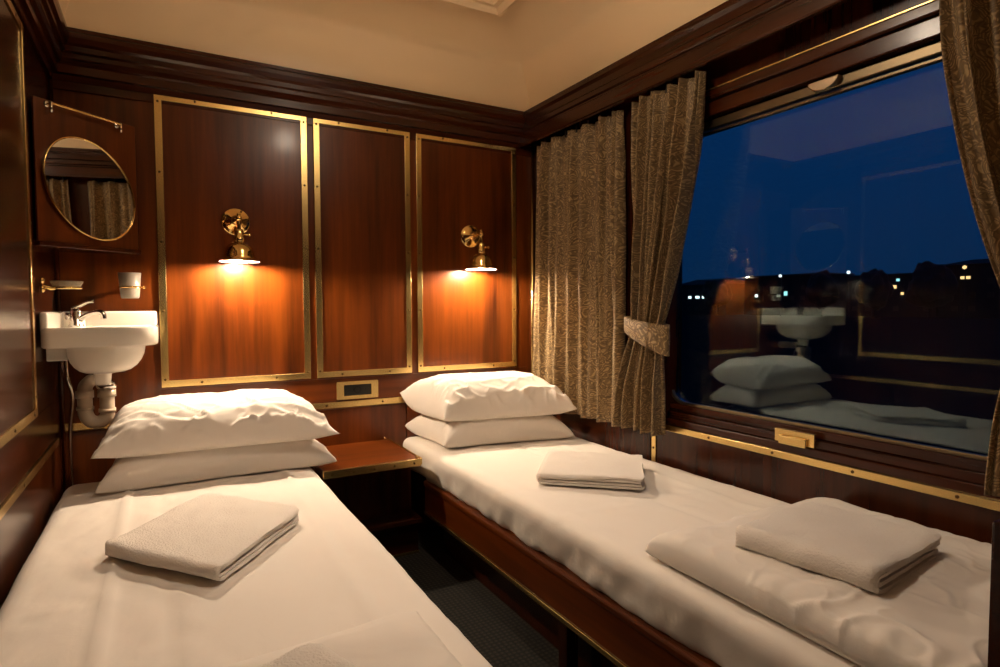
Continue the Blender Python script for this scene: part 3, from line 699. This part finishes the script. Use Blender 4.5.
# ------------------------------------------------------------------ pillows
def pillow(label, corners, zb, H, seed, wr=1.0, sag=0.0, group=None, tips=(0, 0, 0, 0), name='pillow', mat='linen', sf=.14, pw=(3.6, 3.2), ex=(.60, .55), N=(111, 71), pin_=.045):
    # corners: front-left, front-right, back-right, back-left (x, y)
    c = [Vector((*p, 0)) for p in corners]; cen = (c[0]+c[1]+c[2]+c[3])/4
    root_loc = Vector((cen.x, cen.y, zb))
    bm = bmesh.new(); N1, N2 = N
    def base(u, v):
        p = (c[0]*(1-u)*(1-v) + c[1]*u*(1-v) + c[2]*u*v + c[3]*(1-u)*v)
        U_, V_ = 2*u-1, 2*v-1
        p = cen + (p-cen)*1.0
        ax = (c[1]-c[0]).normalized(); ay = (c[3]-c[0]).normalized()
        p = p - ax*U_*pin_*(1-abs(V_)**2.2)*abs(U_)**3*.8 - ay*V_*pin_*.75*(1-abs(U_)**2.2)*abs(V_)**3
        return p, U_, V_
    def hh(U_, V_):
        pv, ev = (pw[2], ex[2]) if (V_ < 0 and len(pw) > 2) else (pw[1], ex[1])
        e_ = (max(0, 1-abs(U_)**pw[0]))**ex[0] * (max(0, 1-abs(V_)**pv))**ev
        return e_
    def wrk(U_, V_, s):
        e_ = hh(U_, V_)
        n1 = fbm(U_*1.5+V_*1.3+s, V_*2.0-U_*.5, s*1.7, 2); n2 = fbm(U_*2.8-V_*1.8+s*2, V_*3.0+U_, s, 2)
        ridge = max(0, 1-abs(n1)*7)**1.5 + .6*max(0, 1-abs(n2)*6)**1.5
        front = max(0, min(1, .75-V_*.55))
        return wr*(.0075*ridge*(.25+.75*(1-e_**2))*front + .005*n1 + .0006*fbm(U_*7, V_*5, s))
    def tipz(U_, V_):
        k = 0
        for t_, (a, b_) in zip(tips, ((-1, -1), (1, -1), (1, 1), (-1, 1))):
            k += t_*max(0, (1+a*U_)/2)**5*max(0, (1+b_*V_)/2)**5
        return k
    def topf(u, v):
        p, U_, V_ = base(u, v); e_ = hh(U_, V_)
        z = zb + H*sf + tipz(U_, V_) + H*(1-sf)*e_ + (wrk(U_, V_, seed) if e_ > .02 else 0)*min(1, e_*4) + .02*sag*V_
        return (p.x, p.y, z)
    def botf(u, v):
        p, U_, V_ = base(u, v); e_ = hh(U_, V_)
        z = zb + H*sf + tipz(U_, V_)*(1-e_) - H*sf*min(1, e_*2.2) + .02*sag*V_*0
        return (p.x, p.y, max(z, zb))
    grid(bm, N1, N2, topf); grid(bm, N1, N2, botf)
    bmesh.ops.remove_doubles(bm, verts=bm.verts[:], dist=.0006)
    bmesh.ops.translate(bm, verts=bm.verts[:], vec=-root_loc)
    o_ = obj(name, bm, mat, None, smooth=True); o_.location = root_loc
    tag(o_, label, name, group)
    return o_
PG = 'pillows on the beds'
pillow('flatter lower pillow of the pair on the left bed', [(-.205, 2.200), (.550, 2.205), (.50, 2.56), (-.18, 2.56)], .466, .126, 1.3, .9, group=PG, sf=.10, pw=(6, 3.6), ex=(.5, .45))
pillow('plump creased upper pillow of the pair on the left bed', [(-.212, 2.205), (.550, 2.160), (.470, 2.565), (-.190, 2.575)], .570, .164, 4.1, 2.5, group=PG, tips=(0, .005, .06, .03), pw=(6, 4.2, 2.3), ex=(.5, .5, .72), sf=.10)
pillow('flatter lower pillow of the pair on the right bed', [(.985, 2.215), (1.575, 2.115), (1.565, 2.53), (.945, 2.575)], .466, .126, 2.6, .9, group=PG, sf=.10, tips=(0, 0, 0, .03), pw=(6, 3.6), ex=(.5, .45))
pillow('plump upper pillow of the pair on the right bed, in front of the curtain', [(.985, 2.22), (1.580, 2.100), (1.560, 2.52), (.925, 2.575)], .573, .176, 7.7, 2.2, group=PG, tips=(0, .01, 0, .07), pw=(6, 4.2, 2.5), ex=(.5, .5, .70), sf=.10)

# ------------------------------------------------------------------ folded towels
def folded(label, cx, cy, z0, udir, wdir, L_, W_, nest, th, seed, slip=.006, puff=.004):
    """nested U folds: the section lies in the (u, z) plane with every fold at the -u end, extruded along w."""
    u = Vector((*udir, 0)).normalized(); w = Vector((*wdir, 0)).normalized()
    tot = 2*nest*th; bm = bmesh.new(); NW = 44
    for q in range(nest):                          # q = 0 is the outer wrap
        r_o = tot/2 - q*th; r_i = r_o - th*.74; zc = tot/2
        xs = -L_/2 + tot/2*1.15; xe = L_/2 - slip*q*(1 if q % 2 else -.7)
        def arc(r, flip):
            pts = [(xe - (xe-xs)*i/22, zc - r) for i in range(23)]
            pts += [(xs - r*1.15*math.sin(PI*i/9), zc - r*math.cos(PI*i/9)) for i in range(1, 9)]
            pts += [(xs + (xe + slip*.5*math.sin(q*3+seed) - xs)*i/22, zc + r) for i in range(23)]
            return pts
        A = arc(r_o, 0); B = arc(max(r_i, .0006), 0); sect = A + B[::-1]; k = len(sect); m_ = len(A); rings = []
        for j in range(NW+1):
            t = j/NW; ww = (t-.5)*(W_ - .006*q); row = []
            for a, zz in sect:
                kz = zz/tot
                edge = min(t, 1-t)*W_; ed2 = min(abs(a-L_/2), 1)
                z = zz + kz*(puff*1.6*fbm(a*5+seed, ww*5, seed) + puff*.5*fbm(a*20, ww*20, seed))
                if edge < .02: z -= kz*((.02-edge)/.02)**2*.004
                uu = a + .007*fbm(ww*5, kz*.5, seed+q); vv = ww*(1 + .02*fbm(a*4, kz, seed+5)) + .004*fbm(a*8, kz*2, seed+q*3)*(2*t-1)
                # soften the four plan corners
                cu = max(0, abs(uu)-(L_/2-.02)); cw = max(0, abs(vv)-(W_/2-.02))
                if cu > 0 and cw > 0:
                    d = math.hypot(cu, cw)
                    if d > .02: uu -= math.copysign(cu*(1-.02/d), uu); vv -= math.copysign(cw*(1-.02/d), vv)
                p = Vector((cx, cy, z0)) + u*uu + w*vv; p.z = z0 + max(0, z)
                row.append(bm.verts.new(p))
            rings.append(row)
        for A_, B_ in zip(rings, rings[1:]):
            for i in range(k): bm.faces.new((A_[i], A_[(i+1) % k], B_[(i+1) % k], B_[i]))
        for rg in (rings[0], rings[-1]):
            for i in range(m_-1): bm.faces.new((rg[i], rg[i+1], rg[k-2-i], rg[k-1-i]))
    bmesh.ops.translate(bm, verts=bm.verts[:], vec=(-cx, -cy, -z0))
    o_ = obj('towel', bm, 'terry', None, smooth=True); o_.location = (cx, cy, z0)
    o_.modifiers.new('e', 'EDGE_SPLIT').split_angle = math.radians(65)
    tag(o_, label, 'towel', 'folded white towels'); return o_
folded('folded white terry towel lying on the left bed, in front of its pillows', .086, 1.655, .469, (.60, .80), (-.62, .78), .385, .36, 2, .0092, 1.0)
folded('folded white towel near the pillows of the right bed', 1.285, 1.635, .467, (.73, -.68), (.66, .75), .35, .31, 2, .0095, 2.0)

# ------------------------------------------------------------------ duvets
DG = 'folded duvets at the foot of the beds'
pillow('folded white duvet at the foot of the right bed, under a towel', [(.955, .365), (1.60, .365), (1.60, 1.00), (.972, 1.035)], .467, .062, 3.0, 1.9, group=DG, name='duvet', mat='sheet', sf=.12, pw=(14, 14), ex=(.42, .42), N=(141, 141), pin_=.006)
pillow('thin folded white duvet at the near end of the left bed', [(-.24, .47), (.415, .47), (.405, 1.045), (-.22, 1.0)], .467, .036, 8.0, .8, group=DG, name='duvet', mat='sheet', sf=.12, pw=(10, 10), ex=(.6, .6), N=(101, 101), pin_=.010)
folded('thick folded white towel lying on the right-hand duvet', 1.235, .735, .526, (.995, .10), (-.14, .99), .32, .28, 2, .0122, 5.0, .022, .005)
folded('folded white towel at the bottom edge of the photo, on the left bed', .125, .735, .500, (-.35, .94), (.94, .35), .30, .25, 2, .010, 6.0)

# ------------------------------------------------------------------ outside, beyond the window
GZ = -1.6
bm = bmesh.new(); grid(bm, 20, 20, lambda u, v: (3+900*u*u, -700+1500*v, GZ)); struct(obj('ground', bm, 'ground'))
def building(label, y0, y1, h, x, lits, roof):
    root = thing('building', label, 'building', (x, (y0+y1)/2, GZ), 'far buildings beyond the window')
    pbox('wall', 'far', (x, x+14, y0, y1, GZ, h), root, bevel=0)
    if roof:
        bm = bmesh.new(); v = [bm.verts.new(p) for p in ((x-.5, y0-.5, h), (x-.5, y1+.5, h), (x+14.5, y1+.5, h), (x+14.5, y0-.5, h), (x+7, y0+3, h+roof), (x+7, y1-3, h+roof))]
        for f in ((0, 1, 5, 4), (1, 2, 5), (2, 3, 4, 5), (3, 0, 4), (0, 1, 2, 3)): bm.faces.new([v[i] for i in f])
        part('roof', bm, 'tree', root)
    else: pbox('roof', 'far', (x-.4, x+14.4, y0-.4, y1+.4, h, h+.4), root, bevel=0)
    lit = {}
    for yy, zz, w, hh_, mt_ in lits: pbox('window', mt_, (x-.12, x+.1, yy-w/2, yy+w/2, zz-hh_/2, zz+hh_/2), root, bevel=0)
    rng = random.Random(int(y0)); z = GZ+2
    while z < h-1.2:
        y = y0+2
        while y < y1-1.5:
            if rng.random() < .8 and all(abs(y-l[0]) > 1.4 or abs(z-l[1]) > 1.4 for l in lits): pbox('window', 'black', (x-.08, x+.1, y-.6, y+.6, z-.6, z+.6), root, bevel=0)
            y += 3.2
        z += 2.9
building('long low dark building far left beyond the window, with a row of white lit windows', 125, 146, 8.0, 150,
    [(139.4, 4.0, 1.2, .8, 'lit_white'), (136.2, 4.0, 1.6, .8, 'lit_white'), (133.9, 4.0, .8, .8, 'lit_white'), (130.4, 4.0, .9, .7, 'lit_warm'), (128.1, 4.0, .9, .7, 'lit_warm')], 2.0)
building('dark building behind the reflected wall lamp with a cyan-lit window', 96, 120, 9.5, 152,
    [(115.8, 4.1, .9, .8, 'lit_white'), (108.5, 4.0, 1.2, .8, 'lit_dim'), (106.3, 4.6, 1.0, 1.2, 'lit_cyan')], 0)
building('wide dark building with yellow lit windows, middle right of the view', 68, 88, 8.2, 150,
    [(77.1, 5.5, 1.6, .8, 'lit_warm'), (76.0, 7.1, .7, .6, 'lit_cyan'), (75.0, 3.9, .6, .6, 'lit_warm'), (71.5, 3.9, .6, .6, 'lit_dim')], 0)
building('tall dark building beside the right curtain with orange lit window', 46, 67, 9.8, 149,
    [(62.1, 7.0, 1.8, .6, 'lit_warm'), (65.0, 5.2, 1.0, .6, 'lit_dim'), (65.2, 3.6, .9, .5, 'lit_dim'), (65.0, 7.2, .9, .5, 'lit_dim')], 1.4)
def street_lamp(label, x, y, z, mat, r=.42):
    root = thing('street_lamp', label, 'street lamp', (x, y, GZ), 'distant street lamps')
    bm = bmesh.new(); tube(bm, [(x, y, GZ), (x, y, z)], .12, 6); part('pole', bm, 'far', root)
    bm = bmesh.new(); bmesh.ops.create_icosphere(bm, subdivisions=1, radius=r); bmesh.ops.translate(bm, verts=bm.verts[:], vec=(x-.4, y, z)); part('lamp_head', bm, mat, root)
street_lamp('distant white street lamp left, just right of the reflected wall lamp', 140, 99.3, 8.9, 'lit_white')
street_lamp('distant bright street lamp above the middle of the dark skyline', 140, 81.6, 8.9, 'lit_white')
street_lamp('distant orange-white street lamp highest beside the right curtain', 140, 58.4, 8.7, 'lit_warm')
def tree(label, x, y, h, r, seed):
    root = thing('tree', label, 'tree', (x, y, GZ), 'dark trees on the skyline')
    bm = bmesh.new(); tube(bm, [(x, y, GZ), (x+.1, y, GZ+h*.5)], .3, 6, [.35, .2]); part('trunk', bm, 'tree', root)
    bm = bmesh.new(); bmesh.ops.create_icosphere(bm, subdivisions=4, radius=1)
    for v in bm.verts:
        k = 1 + .30*fbm(v.co.x*1.6+seed, v.co.y*1.6, v.co.z*1.6, 2)
        v.co = Vector((x + v.co.x*r*k, y + v.co.y*r*k, GZ + h*.62 + v.co.z*h*.42*k))
    part('crown', bm, 'tree', root, smooth=True)
for lab, x, y, h, r in (('dark conical tree at the far left of the window view', 138, 136, 13.0, 2.6), ('broad dark tree between the far left and middle buildings', 143, 122.5, 10.5, 4),
                        ('dark tree beside the middle building, left of the bright lamp', 146, 92, 11.0, 3.4), ('low dark tree right of the bright lamp on the skyline', 130, 70.6, 9.6, 3.2),
                        ('dark tree between the two right-hand buildings', 143, 66, 11.0, 4.2)):
    tree(lab, x, y, h, r, x+y)
